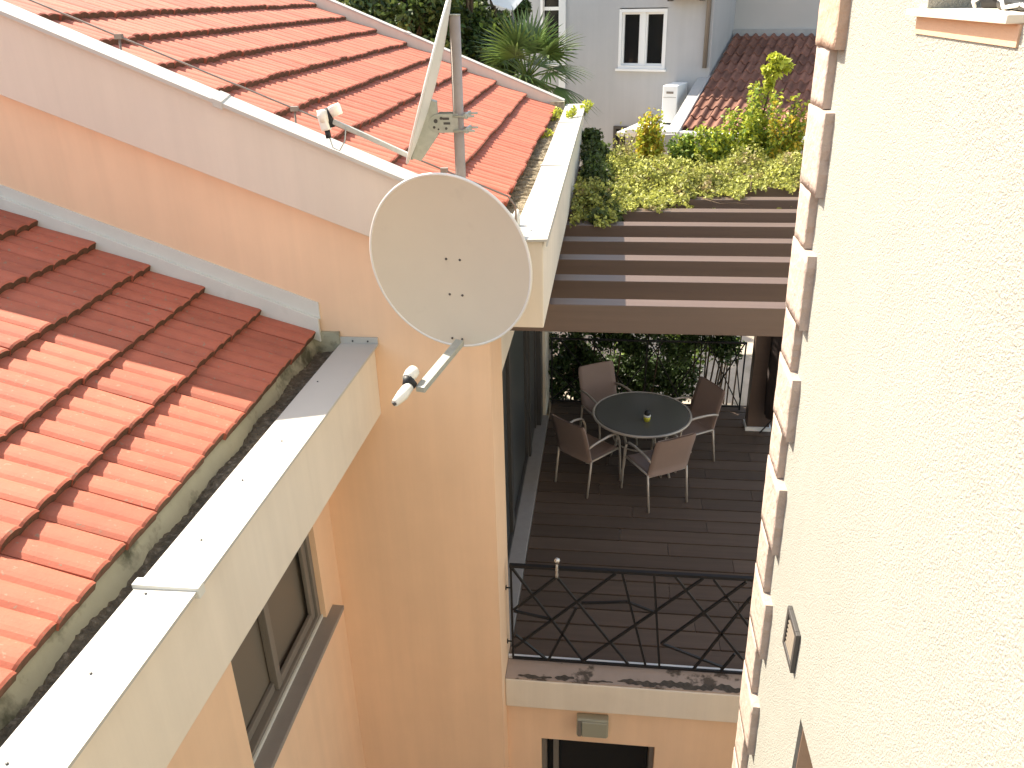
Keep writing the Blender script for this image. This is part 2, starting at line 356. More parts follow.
# verge on the far gable
def far(x0, x1, y0, y1, top, bot):
    b = MB(); vs = [(x,y,zr(x)+z) for x in (x0,x1) for y,z in ((y0,bot),(y1,bot),(y1,top),(y0,top))]
    return b.add(vs, [(0,1,2,3),(7,6,5,4),(0,4,5,1),(1,5,6,2),(2,6,7,3),(3,7,4,0)])
obj('verge_board', far(-6.5,-.66,10.868,11.0,.115,-.4), M['verge'], house)
vc2 = obj('verge_cap', far(-6.5,-.63,10.862,11.03,.135,.116), M['cap'], house, bevel=.003)
obj('seam_strip', far(-2.62,-2.57,10.858,11.034,.141,.110), M['cap'], vc2)
# box gutter along the high eave
g2 = obj('gutter_box', MB().box(-.587,-.388,4.652,10.98,3.152,3.694), M['fascia'], house, bevel=.006)
obj('soffit', MB().box(-.995,-.588,4.751,10.97,3.156,3.2), M['fascia'], house)
cap2 = obj('gutter_cap', MB().prism([(-.622,3.68),(-.622,3.708),(-.362,3.714),(-.362,3.67),(-.368,3.67),(-.368,3.700),(-.616,3.696),(-.616,3.68)], 'Y', 4.625, 11.0), M['cap'], house)
for v in cap2.data.vertices:
    if v.co.x + world(house).x < -.6: v.co.x += .055 - .0075*(v.co.y + 4.75 - 4.65)
obj('seam_strip', MB().box(-.592,-.357,6.86,6.90,3.675,3.7185), M['cap'], cap2, bevel=.003)
obj('seam_strip', MB().box(-.608,-.357,9.32,9.36,3.675,3.7185), M['cap'], cap2, bevel=.003)
b = MB(); vs = []
for i in range(n1+1):
    for j in range(4): vs.append((-.80+.215*j/3, 4.76+6.1*i/n1, 3.62 + (rr.random()-.5)*.03))
b.add(vs, [(i*4+j, i*4+j+1, (i+1)*4+j+1, (i+1)*4+j) for i in range(n1) for j in range(3)])
obj('leaf_litter', b, M['silt'], house)
obj('gutter_end', MB().box(-.80,-.624,10.80,10.864,3.5,3.76), M['curb'], house)
obj('gutter_end', MB().box(-.80,-.589,4.752,4.80,3.3,3.70), M['curb'], house)
# stepped flashing where the low roof meets the gable
def fl(xa, xb, top, bot, y0, y1):
    b = MB(); vs = []
    for x in (xa, xb):
        for y, z in ((y0,bot(x)),(y1,bot(x)),(y1,top(x)),(y0,top(x))): vs.append((x,y,z))
    return b.add(vs, [(0,1,2,3),(7,6,5,4),(0,4,5,1),(1,5,6,2),(2,6,7,3),(3,7,4,0)])
ft = lambda x: 3.996 - .3775*(x+3.794)
fm = lambda x: 3.92 - .392*(x+3.794)
fb = lambda x: 3.80 - .41*(x+3.794)
fw = obj('wall_flashing', fl(-5.6,-1.83,ft,lambda x: fm(x)-.01,4.738,4.7495), M['flash'], house, bevel=.002)
obj('apron', fl(-5.6,-1.835,fm,fb,4.712,4.7375), M['flash'], fw, bevel=.003)

# ------------------------------------------------------------------ cream house
cream = empty('cream_house', (2.5,2.0,-2.7), 'cream house with rough sunlit stucco and a column of pinkish corner stones', 'house')
XB = .662
m = MB(); ye = lambda z: 2.75 + .055*(z-1.7)
m.prism([(2.03,-2.7),(ye(-2.7),-2.7),(ye(9),9),(2.03,9)], 'X', XB, XB+.3); m.box(XB,XB+.3,-6,1.35,-2.7,9)
m.box(XB,XB+.3,1.35,2.03,-2.7,2.0); m.box(XB,XB+.3,1.35,2.03,2.85,4.935); m.box(XB,XB+.3,1.35,2.03,6.1,9)
obj('stucco_wall', m, M['stucco'], cream)
obj('inner_wall', MB().prism([(-6,-2.7),(ye(-2.7),-2.7),(ye(9),9),(-6,9)], 'X', XB+.301, 6.5), M['fascia'], cream)
zj = [5.20,5.01,4.83,4.655,4.40,4.215,3.965,3.785,3.55,3.36,3.08,2.86,2.60,2.36,2.10,1.86,1.60,1.36,1.10]
rq = random.Random(5)
def quoin(z0, z1, ylen, proud):
    n, k = 5, 6; b = MB(); x = XB-proud; vs = []
    ny_, nz_ = 7, 7
    # rough front grid with chipped edges, returned to the wall
    for i in range(ny_+1):
        for j in range(nz_+1):
            ey = min(i, ny_-i); ez = min(j, nz_-j); e = min(ey, ez)
            d = (0.0015+rq.random()*.0015) if e == 0 else rq.random()*.003
            y = 2.80 - ylen*(1-i/ny_) + (rq.random()-.5)*(.003 if i == ny_ else .008)
            z = z0 + (z1-z0)*j/nz_ + (rq.random()-.5)*.004
            vs.append((x + d, y - 2.80 + ye(z) + .012, z))
    q = nz_+1
    fs = [(i*q+j, i*q+j+1, (i+1)*q+j+1, (i+1)*q+j) for i in range(ny_) for j in range(nz_)]
    b.add(vs, fs, True)
    ring = [i*q for i in range(ny_+1)] + [ny_*q+j for j in range(1,nz_+1)] + [i*q+nz_ for i in range(ny_-1,-1,-1)] + [j for j in range(nz_-1,0,-1)]
    o = len(b.v); b.v += [(XB+.05, b.v[i][1], b.v[i][2]) for i in ring]; L_ = len(ring)
    for a in range(L_): b.f.append((ring[a], ring[(a+1) % L_], o+(a+1) % L_, o+a)); b.sm.append(False)
    return b
for i in range(len(zj)-1):
    big = i % 2 == 0
    obj('quoin', quoin(zj[i+1]+.001, zj[i]-.001, (.245 if not big else .165)+rq.random()*.03, (.029 if not big else .025)+rq.random()*.003), M['quoin_shaded'] if i in (1,) else M['quoin'], cream)
# window at the top right with its tapered sill
obj('sill_shadow_strip', MB().box(XB-.004,XB+.05,1.555,2.075,4.9005,4.936), M['sillshade'], cream)  # orange strip that paints in the shadow below the sill
obj('window_sill', MB().box(XB-.026,.96,1.56,2.085,4.9365,4.951), M['fascia'], cream, bevel=.002)
cw = obj('window', MB().box(.93,.95,1.35,2.03,4.952,6.1), M['glass'], cream)
f = MB(); f.box(.88,.929,1.351,1.40,4.952,6.1); f.box(.88,.929,1.98,2.029,4.952,6.1); f.box(.88,.929,1.40,1.98,4.952,5.0)
obj('frame', f, M['alud'], cw)
# small window at the foot of the picture
cw = obj('window', MB().box(.90,.92,1.351,2.029,2.0,2.849), M['glass'], cream)
obj('reveal', MB().box(XB+.012,.899,2.022,2.0295,2.001,2.848), M['sillshade'], cw)  # thin lining, the jamb's shade put into its orange colour
# grey vent on the stucco
vent = empty('wall_vent', (.66,2.24,2.9), 'small square grey vent cover fixed on the cream stucco wall', 'vent')
v = MB(); y0, y1, z0, z1 = 2.165,2.315,2.91,3.075
v = MB(); v.box(.646,.6615,y0,y0+.02,z0,z1); v.box(.646,.6615,y1-.02,y1,z0,z1); v.box(.646,.6615,y0+.02,y1-.02,z1-.02,z1); v.box(.646,.6615,y0+.02,y1-.02,z0,z0+.02)
obj('frame', v, M['alud'], vent, bevel=.002)
v = MB()
for k in range(6): z = z0+.024+k*.0185; v.add([(.650,y0+.02,z),(.650,y1-.02,z),(.660,y1-.02,z+.014),(.660,y0+.02,z+.014),(.650,y0+.02,z-.003),(.650,y1-.02,z-.003),(.660,y1-.02,z+.011),(.660,y0+.02,z+.011)], [(0,1,2,3),(7,6,5,4),(0,4,5,1),(1,5,6,2),(2,6,7,3),(3,7,4,0)])
obj('grille', v, M['flyscreen'], vent)
# cable bundle lying on the sill
cab = empty('cable_bundle', (.72,1.8,4.951), 'dark cable coil with a loose white wire lying on the cream window sill', 'cable')
b = MB(); b.tube([(.80,2.02,4.965),(.76,1.96,4.966),(.79,1.90,4.966),(.74,1.84,4.963),(.73,1.76,4.962),(.71,1.68,4.961),(.72,1.58,4.961)], [.014,.019,.018,.014,.010,.009,.008], 8)
b.tube([(.78,2.0,4.975),(.75,1.93,4.982),(.77,1.86,4.974)], .008, 8)
obj('dark_cable', b, M['black'], cab)
b = MB(); b.tube([(.71,1.90,4.956),(.69,1.86,4.966),(.70,1.82,4.982),(.715,1.79,4.968),(.70,1.74,4.957),(.705,1.68,4.963),(.69,1.60,4.957)], .0035, 6)
obj('white_wire', b, M['white'], cab)

# ------------------------------------------------------------------ pergola
per = empty('pergola', (.6,5.25,0), 'brown slatted pergola roofing the terrace between the two houses', 'pergola')
obj('beam', MB().box(-.738,3.2,5.222,5.352,2.90,3.10), M['pergola'], per, bevel=.004)
for k in range(1, 10):
    y = 5.222 + .522*k
    obj('slat', MB().box(-.737,3.2,y,y+.145+random.uniform(-.004,.004),2.905,3.10+random.uniform(-.004,.004)), M['pergola'], per, bevel=.004)
obj('post', MB().box(1.755,2.03,9.25,9.42,.07,2.903), M['pergola'], per, bevel=.006)
obj('post_base', MB().box(1.74,2.05,9.23,9.44,.02,.07), M['white'], per)
obj('post', MB().box(3.02,3.18,5.225,5.35,.02,2.899), M['pergola'], per, bevel=.006)

# ------------------------------------------------------------------ railings
def line3(b, x1, z1, x2, z2, y, w=.0175): b.bar((x1,y,z1),(x2,y,z2), w, w, up=(0,1,0))
rail = empty('balcony_railing', (.6,5.11,0), 'black wrought iron railing of crossed diagonal bars on the near terrace edge', 'railing')
b = MB(); b.box(-.705,1.62,5.094,5.126,.968,.992); obj('top_rail', b, M['iron'], rail)
b = MB(); b.box(-.70,1.62,5.10,5.12,.028,.046); obj('bottom_rail', b, M['iron'], rail)
obj('post', MB().box(-.702,-.686,5.1005,5.1195,.0465,.9675), M['iron'], rail)
obj('post', MB().box(1.60,1.616,5.1005,5.1195,.0465,.9675), M['iron'], rail)
for z in (.21,.76):
    b = MB(); b.tube([(-.703,5.11,z),(-.733,5.11,z)], .006); b.tube([(-.7325,5.11,z),(-.7385,5.11,z)], .02, 10, False); obj('wall_bracket', b, M['iron'], rail)
LN = [(-.68,.95,-.11,.04),(-.33,.90,-.68,.54),(-.34,.9,.26,.03),(-.68,.53,-.38,.47),(-.68,.15,.12,.96),(-.67,.28,-.42,.04),(-.18,.6,-.4,.04),(-.14,.65,.22,.69),(.17,.96,.39,.04),(.22,.69,.44,.6),(-.11,.06,.78,.96),(.41,.97,.5,.04),(.57,.96,1.13,.2),(.5,.29,1.1,.95),(.5,.29,1.0,.08),(.77,.04,1.13,.78),(.86,.95,1.16,.52),(1.08,.23,.99,.05),(1.13,.2,1.3,.04),(1.13,.78,1.28,.96),(1.16,.52,1.5,.05),(1.2,.95,1.6,.4)]
b = MB()
for i, q in enumerate(LN): line3(b, *q, 5.11 + (i % 3 - 1)*.0012)
obj('diagonal_bars', b, M['iron'], rail)
orn = empty('rail_ornament', (-.333,5.11,.992), 'small clear ball ornament on a short stem clipped to the black railing', 'ornament')
obj('ball', MB().lathe((-.333,5.11,1.052), [(.004,-.024),(.018,-.017),(.026,0),(.018,.017),(.004,.024)], 14), M['chrome'], orn)
obj('stem', MB().lathe((-.333,5.095,.90), [(.012,0),(.014,.02),(.010,.05),(.013,.08),(.008,.105),(.006,.13)], 10), M['chrome'], orn)
obj('clip', MB().box(-.343,-.323,5.09,5.13,.9925,1.03), M['chrome'], orn)

rail2 = empty('garden_railing', (.6,9.8,0), 'black iron railing grown through by the hedge behind the table', 'railing')
obj('top_rail', MB().box(-.72,1.75,9.785,9.815,.955,.975), M['iron'], rail2)
obj('bottom_rail', MB().box(-.72,1.75,9.79,9.81,.06,.075), M['iron'], rail2)
for x in (-.72, .5, 1.73): obj('post', MB().box(x,x+.018,9.791,9.809,.0205,.9545), M['iron'], rail2)
b = MB()
for i, q in enumerate([(1.27,.95,1.72,.08),(1.72,.95,1.30,.08),(1.60,.95,1.73,.2),(-.7,.1,-.2,.6),(-.7,.55,-.25,.08),(-.2,.95,.4,.08),(.1,.08,.7,.95),(.55,.95,1.0,.08),(.8,.08,1.27,.95),(-.6,.95,-.1,.3)]): line3(b, *q, 9.80+(i % 3-1)*.0012, .014)
obj('diagonal_bars', b, M['iron'], rail2)

# ------------------------------------------------------------------ patio furniture
def make_chair():
    root = empty('patio_chair', (0,0,0))
    def P(n, b, m, **k): return obj(n, b, m, root, local=True, **k)
    # seat and back slings
    def sling(pts, w, th, round_top=False):
        b = MB(); n = len(pts); vs = []; mw = 8
        for side in (0, 1):
            for i, (y, z) in enumerate(pts):
                ty, tz = (pts[min(i+1,n-1)][0]-pts[max(i-1,0)][0], pts[min(i+1,n-1)][1]-pts[max(i-1,0)][1]); l = math.hypot(ty,tz); ny_, nz_ = -tz/l, ty/l
                for k in range(mw+1):
                    t = k/mw*2-1; sag = .014*(1-t*t)
                    ww = w
                    if round_top and i >= n-3: ww = w*(1-(.10,.035,.012)[n-1-i])
                    yy = y + ny_*(th*(side-.5)) + ny_*-sag*(-1 if round_top else 1)*1.0; zz = z + nz_*(th*(side-.5)) - nz_*sag*(0 if round_top else 1)
                    vs.append((t*ww, yy, zz))
        q = mw+1; o = n*q; fs = []
        for i in range(n-1):
            for k in range(mw): fs += [(i*q+k, i*q+k+1, (i+1)*q+k+1, (i+1)*q+k), (o+(i+1)*q+k, o+(i+1)*q+k+1, o+i*q+k+1, o+i*q+k)]
            fs += [(i*q, (i+1)*q, o+(i+1)*q, o+i*q), (i*q+mw, o+i*q+mw, o+(i+1)*q+mw, (i+1)*q+mw)]
        fs += [tuple([k for k in range(q)]) + tuple([o+k for k in range(q-1,-1,-1)]), tuple([(n-1)*q+k for k in range(q-1,-1,-1)]) + tuple([o+(n-1)*q+k for k in range(q)])]
        return b.add(vs, fs, True)
    P('seat', sling([(-.20,.425),(-.1,.418),(.1,.42),(.2,.43),(.235,.425)], .225, .012), M['sling'])
    P('backrest', sling([(-.205,.40),(-.232,.52),(-.268,.66),(-.31,.80),(-.325,.85),(-.333,.875),(-.338,.89)], .243, .016, True), M['sling'])
    for s in (-1, 1):
        P('leg', MB().tube([(s*.238,-.27,0),(s*.238,-.235,.25),(s*.238,-.213,.43)], .0125), M['chairframe'])
        P('leg', MB().tube([(s*.252,.275,0),(s*.252,.255,.30),(s*.252,.235,.52),(s*.252,.20,.60)], .0125), M['chairframe'])
        P('armrest', MB().tube([(s*.252,.20,.60),(s*.254,.15,.635),(s*.256,.05,.65),(s*.252,-.10,.645),(s*.245,-.20,.63),(s*.24,-.262,.61)], .0135), M['chairframe'])
    b = MB()
    for s in (-1, 1): b.tube([(s*.238,-.213,.43),(s*.238,.243,.418)], .011)
    b.tube([(-.238,.246,.40),(.238,.246,.40)], .011); b.tube([(-.238,-.208,.40),(.238,-.208,.40)], .011)
    P('seat_frame', b, M['chairframe'])
    return root
def copy_tree(o, parent=None):
    c = o.copy(); COL.objects.link(c)
    if parent: c.parent = parent
    for ch in list(o.children): copy_tree(ch, c)
    return c
def place(o, rx, ry, fx, fy, label):
    """stand a chair with the middle of its rear legs at (rx, ry), facing (fx, fy)"""
    l = math.hypot(fx, fy); fx, fy = fx/l, fy/l
    o.location = (rx + fx*.27, ry + fy*.27, .0215); o.rotation_euler = (0,0,math.atan2(-fx, fy))
    tag(o, label, 'chair', 'sling chairs round the glass table')
c0 = make_chair()
spots = [(.695,7.45,-.50,.87,'taupe sling chair nearest the railing, its back turned to the camera'),
         (-.35,7.71,.64,.77,'taupe sling chair beside the sliding door, left of the glass table'),
         (-.10,9.10,.50,-.87,'pinkish taupe sling chair behind the table by the door jamb, facing the camera'),
         (1.16,8.66,-.86,-.5,'dark taupe sling chair right of the table, beside the brown post')]
for i, q in enumerate(spots): place(c0 if i == 0 else copy_tree(c0), *q)

tx, ty = .41, 8.27
tab = empty('patio_table', (tx,ty,.0215), 'round green glass garden table with metal rim amid the sling chairs', 'table')
obj('table_top', MB().lathe((tx,ty,0), [(.50,.702),(.535,.704),(.535,.718),(.50,.720)], 64), M['tableglass'], tab)
b = MB(); ring = [(tx+.54*math.cos(a), ty+.54*math.sin(a), .708) for a in np.linspace(0, 2*PI, 65)]
b.tube(ring, .015, 8, True, False); obj('rim', b, M['chairframe'], tab)
for k in range(4):
    a = PI/4 + k*PI/2 + .2; c, s_ = math.cos(a), math.sin(a)
    obj('leg', MB().tube([(tx+.40*c,ty+.40*s_,.022),(tx+.33*c,ty+.33*s_,.2),(tx+.30*c,ty+.30*s_,.45),(tx+.36*c,ty+.36*s_,.62),(tx+.45*c,ty+.45*s_,.696)], .014), M['chairframe'], tab)
obj('under_ring', MB().tube([(tx+.305*math.cos(a), ty+.305*math.sin(a), .40) for a in np.linspace(0,2*PI,41)], .009, 6, True, False), M['chairframe'], tab)
cx, cy = .46, 8.08
can = empty('table_candle', (cx,cy,.7205), 'small yellow candle pot with a dark top standing on the glass table', 'candle')
obj('pot', MB().lathe((cx,cy,.721), [(.030,0),(.036,.03),(.038,.055)], 16), M['yellow'], can)
obj('rim', MB().lathe((cx,cy,.777), [(.038,0),(.040,.012),(.034,.016)], 16), M['plastic'], can)
obj('lid', MB().lathe((cx,cy+.01,.794), [(.030,0),(.034,.02),(.026,.045),(.01,.055)], 12), M['black'], can)

pr = empty('closed_parasol', (2.06,9.05,.0215), 'closed dark brown parasol on thin legs in front of the brown pergola post', 'parasol')
b = MB(); vs = []; n = 20; lv = [(.02,1.98),(.09,1.9),(.135,1.7),(.15,1.35),(.15,.95),(.145,.55),(.13,.33),(.09,.30)]
for r_, z in lv:
    for k in range(n):
        q = r_*(1 + (.16 if k % 2 else -.10)*(r_ > .05)); vs.append((2.06+q*math.cos(2*PI*k/n), 9.05+q*math.sin(2*PI*k/n), z))
b.add(vs, [(i*n+k, (i+1)*n+k, (i+1)*n+(k+1) % n, i*n+(k+1) % n) for i in range(len(lv)-1) for k in range(n)], True)
obj('canopy', b, M['cloth'], pr)
obj('pole', MB().tube([(2.06,9.05,.03),(2.06,9.05,2.02)], .018), M['alud'], pr)
for a in (0.3, 2.4, 4.5): obj('leg', MB().tube([(2.06,9.05,.36),(2.06+.2*math.cos(a),9.05+.2*math.sin(a),.028)], .009), M['alud'], pr)

lamp = empty('wall_lamp', (-.02,4.98,-.48), 'greenish bulkhead lamp on the peach wall over the ground floor doorway', 'lamp')
obj('housing', MB().box(-.155,.105,4.90,4.9795,-.575,-.385), M['lampglass'], lamp, bevel=.012)
obj('frame', MB().box(-.145,-.118,4.888,4.8995,-.565,-.395), M['alu'], lamp, bevel=.003)
obj('diffuser', MB().box(-.112,.095,4.884,4.8995,-.560,-.398), M['lampglass'], lamp, bevel=.006)

# ------------------------------------------------------------------ satellite dishes and mast
mast = empty('antenna_mast', (-.83,4.5,3.3), 'grey steel mast pole rising before the orange roof, carrying both dishes', 'mast')
obj('pole', MB().tube([(-.838,4.5,3.15),(-.8205,4.5,4.905)], .029, 16), M['pole'], mast)
obj('cap', MB().tube([(-.8205,4.5,4.9055),(-.8204,4.5,4.912)], .0305, 16), M['galv'], mast)
for z in (3.45, 3.72): obj('wall_bracket', MB().bar((-.835,4.531,z),(-.835,4.649,z), .05, .05), M['galv'], mast)

def dish_mesh(C_, n, a, b_, depth, mth=.006, nr=14, na=64):
    """oval offset reflector: hollow side faces n"""
    n = Vector(n).normalized(); r = Vector((0,0,1)).cross(n).normalized(); u = n.cross(r); C_ = Vector(C_)
    m = MB(); vs = []
    for side in (0, 1):
        for i in range(nr+1):
            q = i/nr
            for k in range(na):
                t = 2*PI*k/na
                vs.append(C_ + r*(a*q*math.cos(t)) + u*(b_*q*math.sin(t)) - n*(depth*(1-q*q) + side*mth))
    o = (nr+1)*na; fs = []
    for i in range(nr):
        for k in range(na):
            k2 = (k+1) % na
            fs += [(i*na+k, (i+1)*na+k, (i+1)*na+k2, i*na+k2), (o+i*na+k2, o+(i+1)*na+k2, o+(i+1)*na+k, o+i*na+k)]
    m.add(vs, fs, True)
    rim = MB(); ring = [C_ + r*(a*math.cos(t)) + u*(b_*math.sin(t)) - n*.004 for t in np.linspace(0, 2*PI, na+1)]
    rim.tube(ring, .0075, 8, True, False)
    return m, rim, r, u, n
# front dish, facing the camera
az, el = R(11.7), R(-6.8); nv = (-math.sin(az)*math.cos(el), -math.cos(az)*math.cos(el), math.sin(el))
DC = Vector((-.852,4.15,3.70))
d1 = empty('satellite_dish', (-.838,4.5,3.7), 'large oval cream satellite dish facing the camera, hung before the white verge', 'satellite dish')
md, rim, r_, u_, n_ = dish_mesh(DC, nv, .458, .493, .075)
obj('reflector', md, M['dish'], d1); obj('rim', rim, M['dishw'], d1)
for da, db in ((-.045,.0),(.035,.0),(-.04,-.205),(.035,-.205)):
    q2 = 1-((da/.458)**2+(db/.493)**2); p = DC + r_*da + u_*db - n_*.075*q2
    obj('bolt', MB().tube([p, p+n_*.003], .007, 10, False), M['alud'], d1)
pb = DC - n_*.115
obj('mount', MB().box(-.90,-.78,pb.y+.005,4.454,3.64,3.74), M['galv'], d1)
b = MB(); b.box(-.90,-.775,4.455,4.545,3.64,3.76); obj('clamp', b, M['galv'], d1, bevel=.006)
# feed arm
A0 = DC - u_*.47 + n_*.0 ; A0 = Vector((-.812,4.125,3.255)); A1 = Vector((-.925,3.62,3.215))
obj('feed_arm', MB().bar(A0+Vector((.004,.0,.012)), A1, .05, .032), M['galv'], d1, bevel=.003)
b = MB()
for s in (-.03,.03): p = DC - u_*.452 + r_*s - n_*.01; b.tube([p, p+n_*.006], .006, 8, False)
obj('screws', b, M['alud'], d1)
A1 = A1 + Vector((-.01,-.0,0))
lnb = obj('feed_horn', MB().tube([A1+Vector((-.055,.02,.045)), A1+Vector((-.045,.062,.058)), A1+Vector((-.04,.09,.06))], [.030,.034,.032], 14), M['plastic'], d1)
obj('body', MB().tube([A1+Vector((-.045,-.01,.02)), A1+Vector((-.065,-.07,0)), A1+Vector((-.09,-.13,-.015))], [.027,.030,.019], 12), M['plastic'], lnb)
obj('band', MB().tube([A1+Vector((-.015,.012,.012)), A1+Vector((-.05,.012,.036)), A1+Vector((-.075,.01,.04))], [.016,.036,.034], 12), M['black'], lnb)
obj('connector', MB().tube([A1+Vector((-.088,-.128,-.015)), A1+Vector((-.093,-.137,-.017))], .010, 8), M['alud'], lnb)

# second dish, seen edge-on
n2 = Vector((-.93,-.152,.315)).normalized()
DC2 = Vector((-.98,4.50,4.60))
d2 = empty('satellite_dish', (-.825,4.5,4.38), 'white satellite dish seen edge-on beside the mast top, its arm reaching left', 'satellite dish')
md, rim, r2_, u2_, _ = dish_mesh(DC2, n2, .40, .44, .035, .012)
obj('reflector', md, M['dishw'], d2); obj('rim', rim, M['dishw'], d2)
# pressed steel back bracket
bb = DC2 - u2_*.41; bt = DC2 - u2_*.09
q0 = bb - n2*.018; q1 = bt - n2*.045
w = r2_*.045; dp = -n2
pts = [q0, q0 + dp*.055 + u2_*.0, (q0+q1)/2 + dp*.095, q1 + dp*.03, q1]
b = MB(); k = len(pts); vs = [p + w for p in pts] + [p - w for p in pts]
b.add(vs, [tuple(range(k)), tuple(range(k,2*k))[::-1]] + [(i, i+k, (i+1) % k + k, (i+1) % k) for i in range(k)])
obj('back_bracket', b, M['galv'], d2, bevel=.003)
cl = Vector((-.905,4.47,4.385))
b = MB()
pl = [( -.075,-.015),(-.065,.03),(-.03,.048),(.085,.048),(.085,-.048),(-.03,-.048),(-.065,-.035)]
b.prism([(cl.x+p[0], cl.z+p[1]) for p in pl], 'Y', 4.452, 4.458)
obj('clamp_plate', MB().prism([(cl.x+p[0], cl.z+p[1]) for p in pl], 'Y', 4.542, 4.548), M['galv'], d2, bevel=.001)
clamp = obj('clamp_plate', b, M['galv'], d2, bevel=.001)
for dx, dz, r0 in ((-.035,.012,.011),(-.045,-.02,.007),(-.005,.026,.008),(.02,-.026,.007),(-.022,-.03,.005)):
    obj('slot', MB().tube([(cl.x+dx,4.4515,cl.z+dz),(cl.x+dx,4.4495,cl.z+dz)], r0, 10, False), M['alud'], clamp)
for dx, dz in ((.02,.024),(.025,0.0)): obj('slot', MB().box(cl.x+dx-.018,cl.x+dx+.018,4.4495,4.4515,cl.z+dz-.006,cl.z+dz+.006), M['alud'], clamp)
for z in (.037,-.037):
    b = MB(); b.tube([(cl.x+.06,4.44,cl.z+z),(cl.x+.175,4.44,cl.z+z)], .006); b.tube([(cl.x+.06,4.56,cl.z+z),(cl.x+.175,4.56,cl.z+z)], .006)
    b.tube([(cl.x+.115,4.44,cl.z+z),(cl.x+.125,4.44,cl.z+z)], .012, 6, False); b.box(cl.x+.126,cl.x+.138,4.43,4.57,cl.z+z-.013,cl.z+z+.013)
    obj('u_bolt', b, M['galv'], d2)
B0 = Vector((-1.075,4.46,4.205)); B1 = Vector((-1.50,4.445,4.40))
obj('feed_arm', MB().bar(B0, B1, .026, .026), M['galv'], d2, bevel=.003)
ln2 = obj('feed_horn', MB().tube([B1+Vector((.03,0,.03)), B1+Vector((.012,0,.075)), B1+Vector((.008,0,.085))], [.030,.036,.030], 14), M['plastic'], d2)
obj('body', MB().bar(B1+Vector((-.055,-.01,.045)), B1+Vector((-.035,-.012,-.045)), .05, .05), M['plastic'], ln2, bevel=.01)
obj('body', MB().tube([B1+Vector((-.045,-.01,.0)), B1+Vector((-.05,-.01,.06))], .03, 12), M['plastic'], ln2)
obj('band', MB().tube([B1+Vector((-.012,0,-.03)), B1+Vector((-.022,0,.07))], .020, 10), M['black'], ln2)
obj('connector', MB().tube([B1+Vector((-.035,-.012,-.045)), B1+Vector((-.03,-.012,-.085))], .016, 8), M['black'], ln2)
obj('cable_loop', MB().tube([B1+Vector((-.025,-.012,-.085)), B1+Vector((-.01,-.02,-.135)), B1+Vector((.025,-.02,-.15)), B1+Vector((.06,-.02,-.10)), B1+Vector((.07,-.01,-.03))], .0035, 6), M['galv'], ln2)

# lightning conductor along the verge
zl = lambda x: 5.027 - .407*(x+3.391)
lr = empty('lightning_conductor', (-2,4.9,4.3), 'thin grey lightning rod running along the orange tiles beside the verge', 'lightning rod')
obj('rod', MB().tube([(x,4.9,zl(x)) for x in (-6.2,-4,-2.9,-1.9,-1.1,-.62)] + [(-.575,4.9,zl(-.60)-.05),(-.57,4.9,3.62)], .006, 8), M['rod'], lr)
for x in (-4.9,-3.9,-2.89,-1.88,-1.0): 
    b = MB(); b.tube([(x,4.9,zl(x)-.012),(x-.02,4.9,zr(x)-.02)], .007); b.box(x-.022,x+.022,4.885,4.915,zl(x)-.014,zl(x)+.014); obj('holder', b, M['rod'], lr)
b = MB(); b.tube([(-.585,4.93,3.66),(-.58,4.95,3.74),(-.575,4.98,3.80)], [.024,.03,.012], 10); obj('terminal', b, M['flash'], lr)

# ------------------------------------------------------------------ grey house behind
PH = R(20); OC = Vector((.5,18,0)); ub = Vector((math.cos(PH),-math.sin(PH),0)); wb = Vector((math.sin(PH),math.cos(PH),0))
grey = empty('grey_house', (.5,18,-.35), 'grey rendered house behind the pergola with white windows and an old tiled annex roof', 'house')
def CB(): return MB()
def cobj(name, mb, m, parent=None, bevel=0.0):
    b = MB(); b.v = [tuple(OC + ub*v[0] + wb*v[1] + Vector((0,0,v[2]))) for v in mb.v]; b.f = mb.f; b.sm = mb.sm
    return obj(name, b, m, parent or grey, bevel=bevel)
m = CB(); m.box(-1.65,-.48,0,6,-.35,9); m.box(-.48,.51,0,6,-.35,3.54); m.box(-.48,.51,0,6,4.69,9); m.box(.51,1.42,0,6,-.35,9); m.box(-.47,.50,.15,.3,3.5,4.7)
cobj('wall', m, M['greywall'])
m = CB(); m.box(-7,-1.66,1.2,6,-.35,9); cobj('wall', m, M['greywall'])
m = CB(); m.box(1.421,9,1.78,6,-.35,9); cobj('wall', m, M['warmwall'])
m = CB(); m.box(-1.80,-1.651,-.03,.4,-.35,9); cobj('corner_strip', m, M['white'])
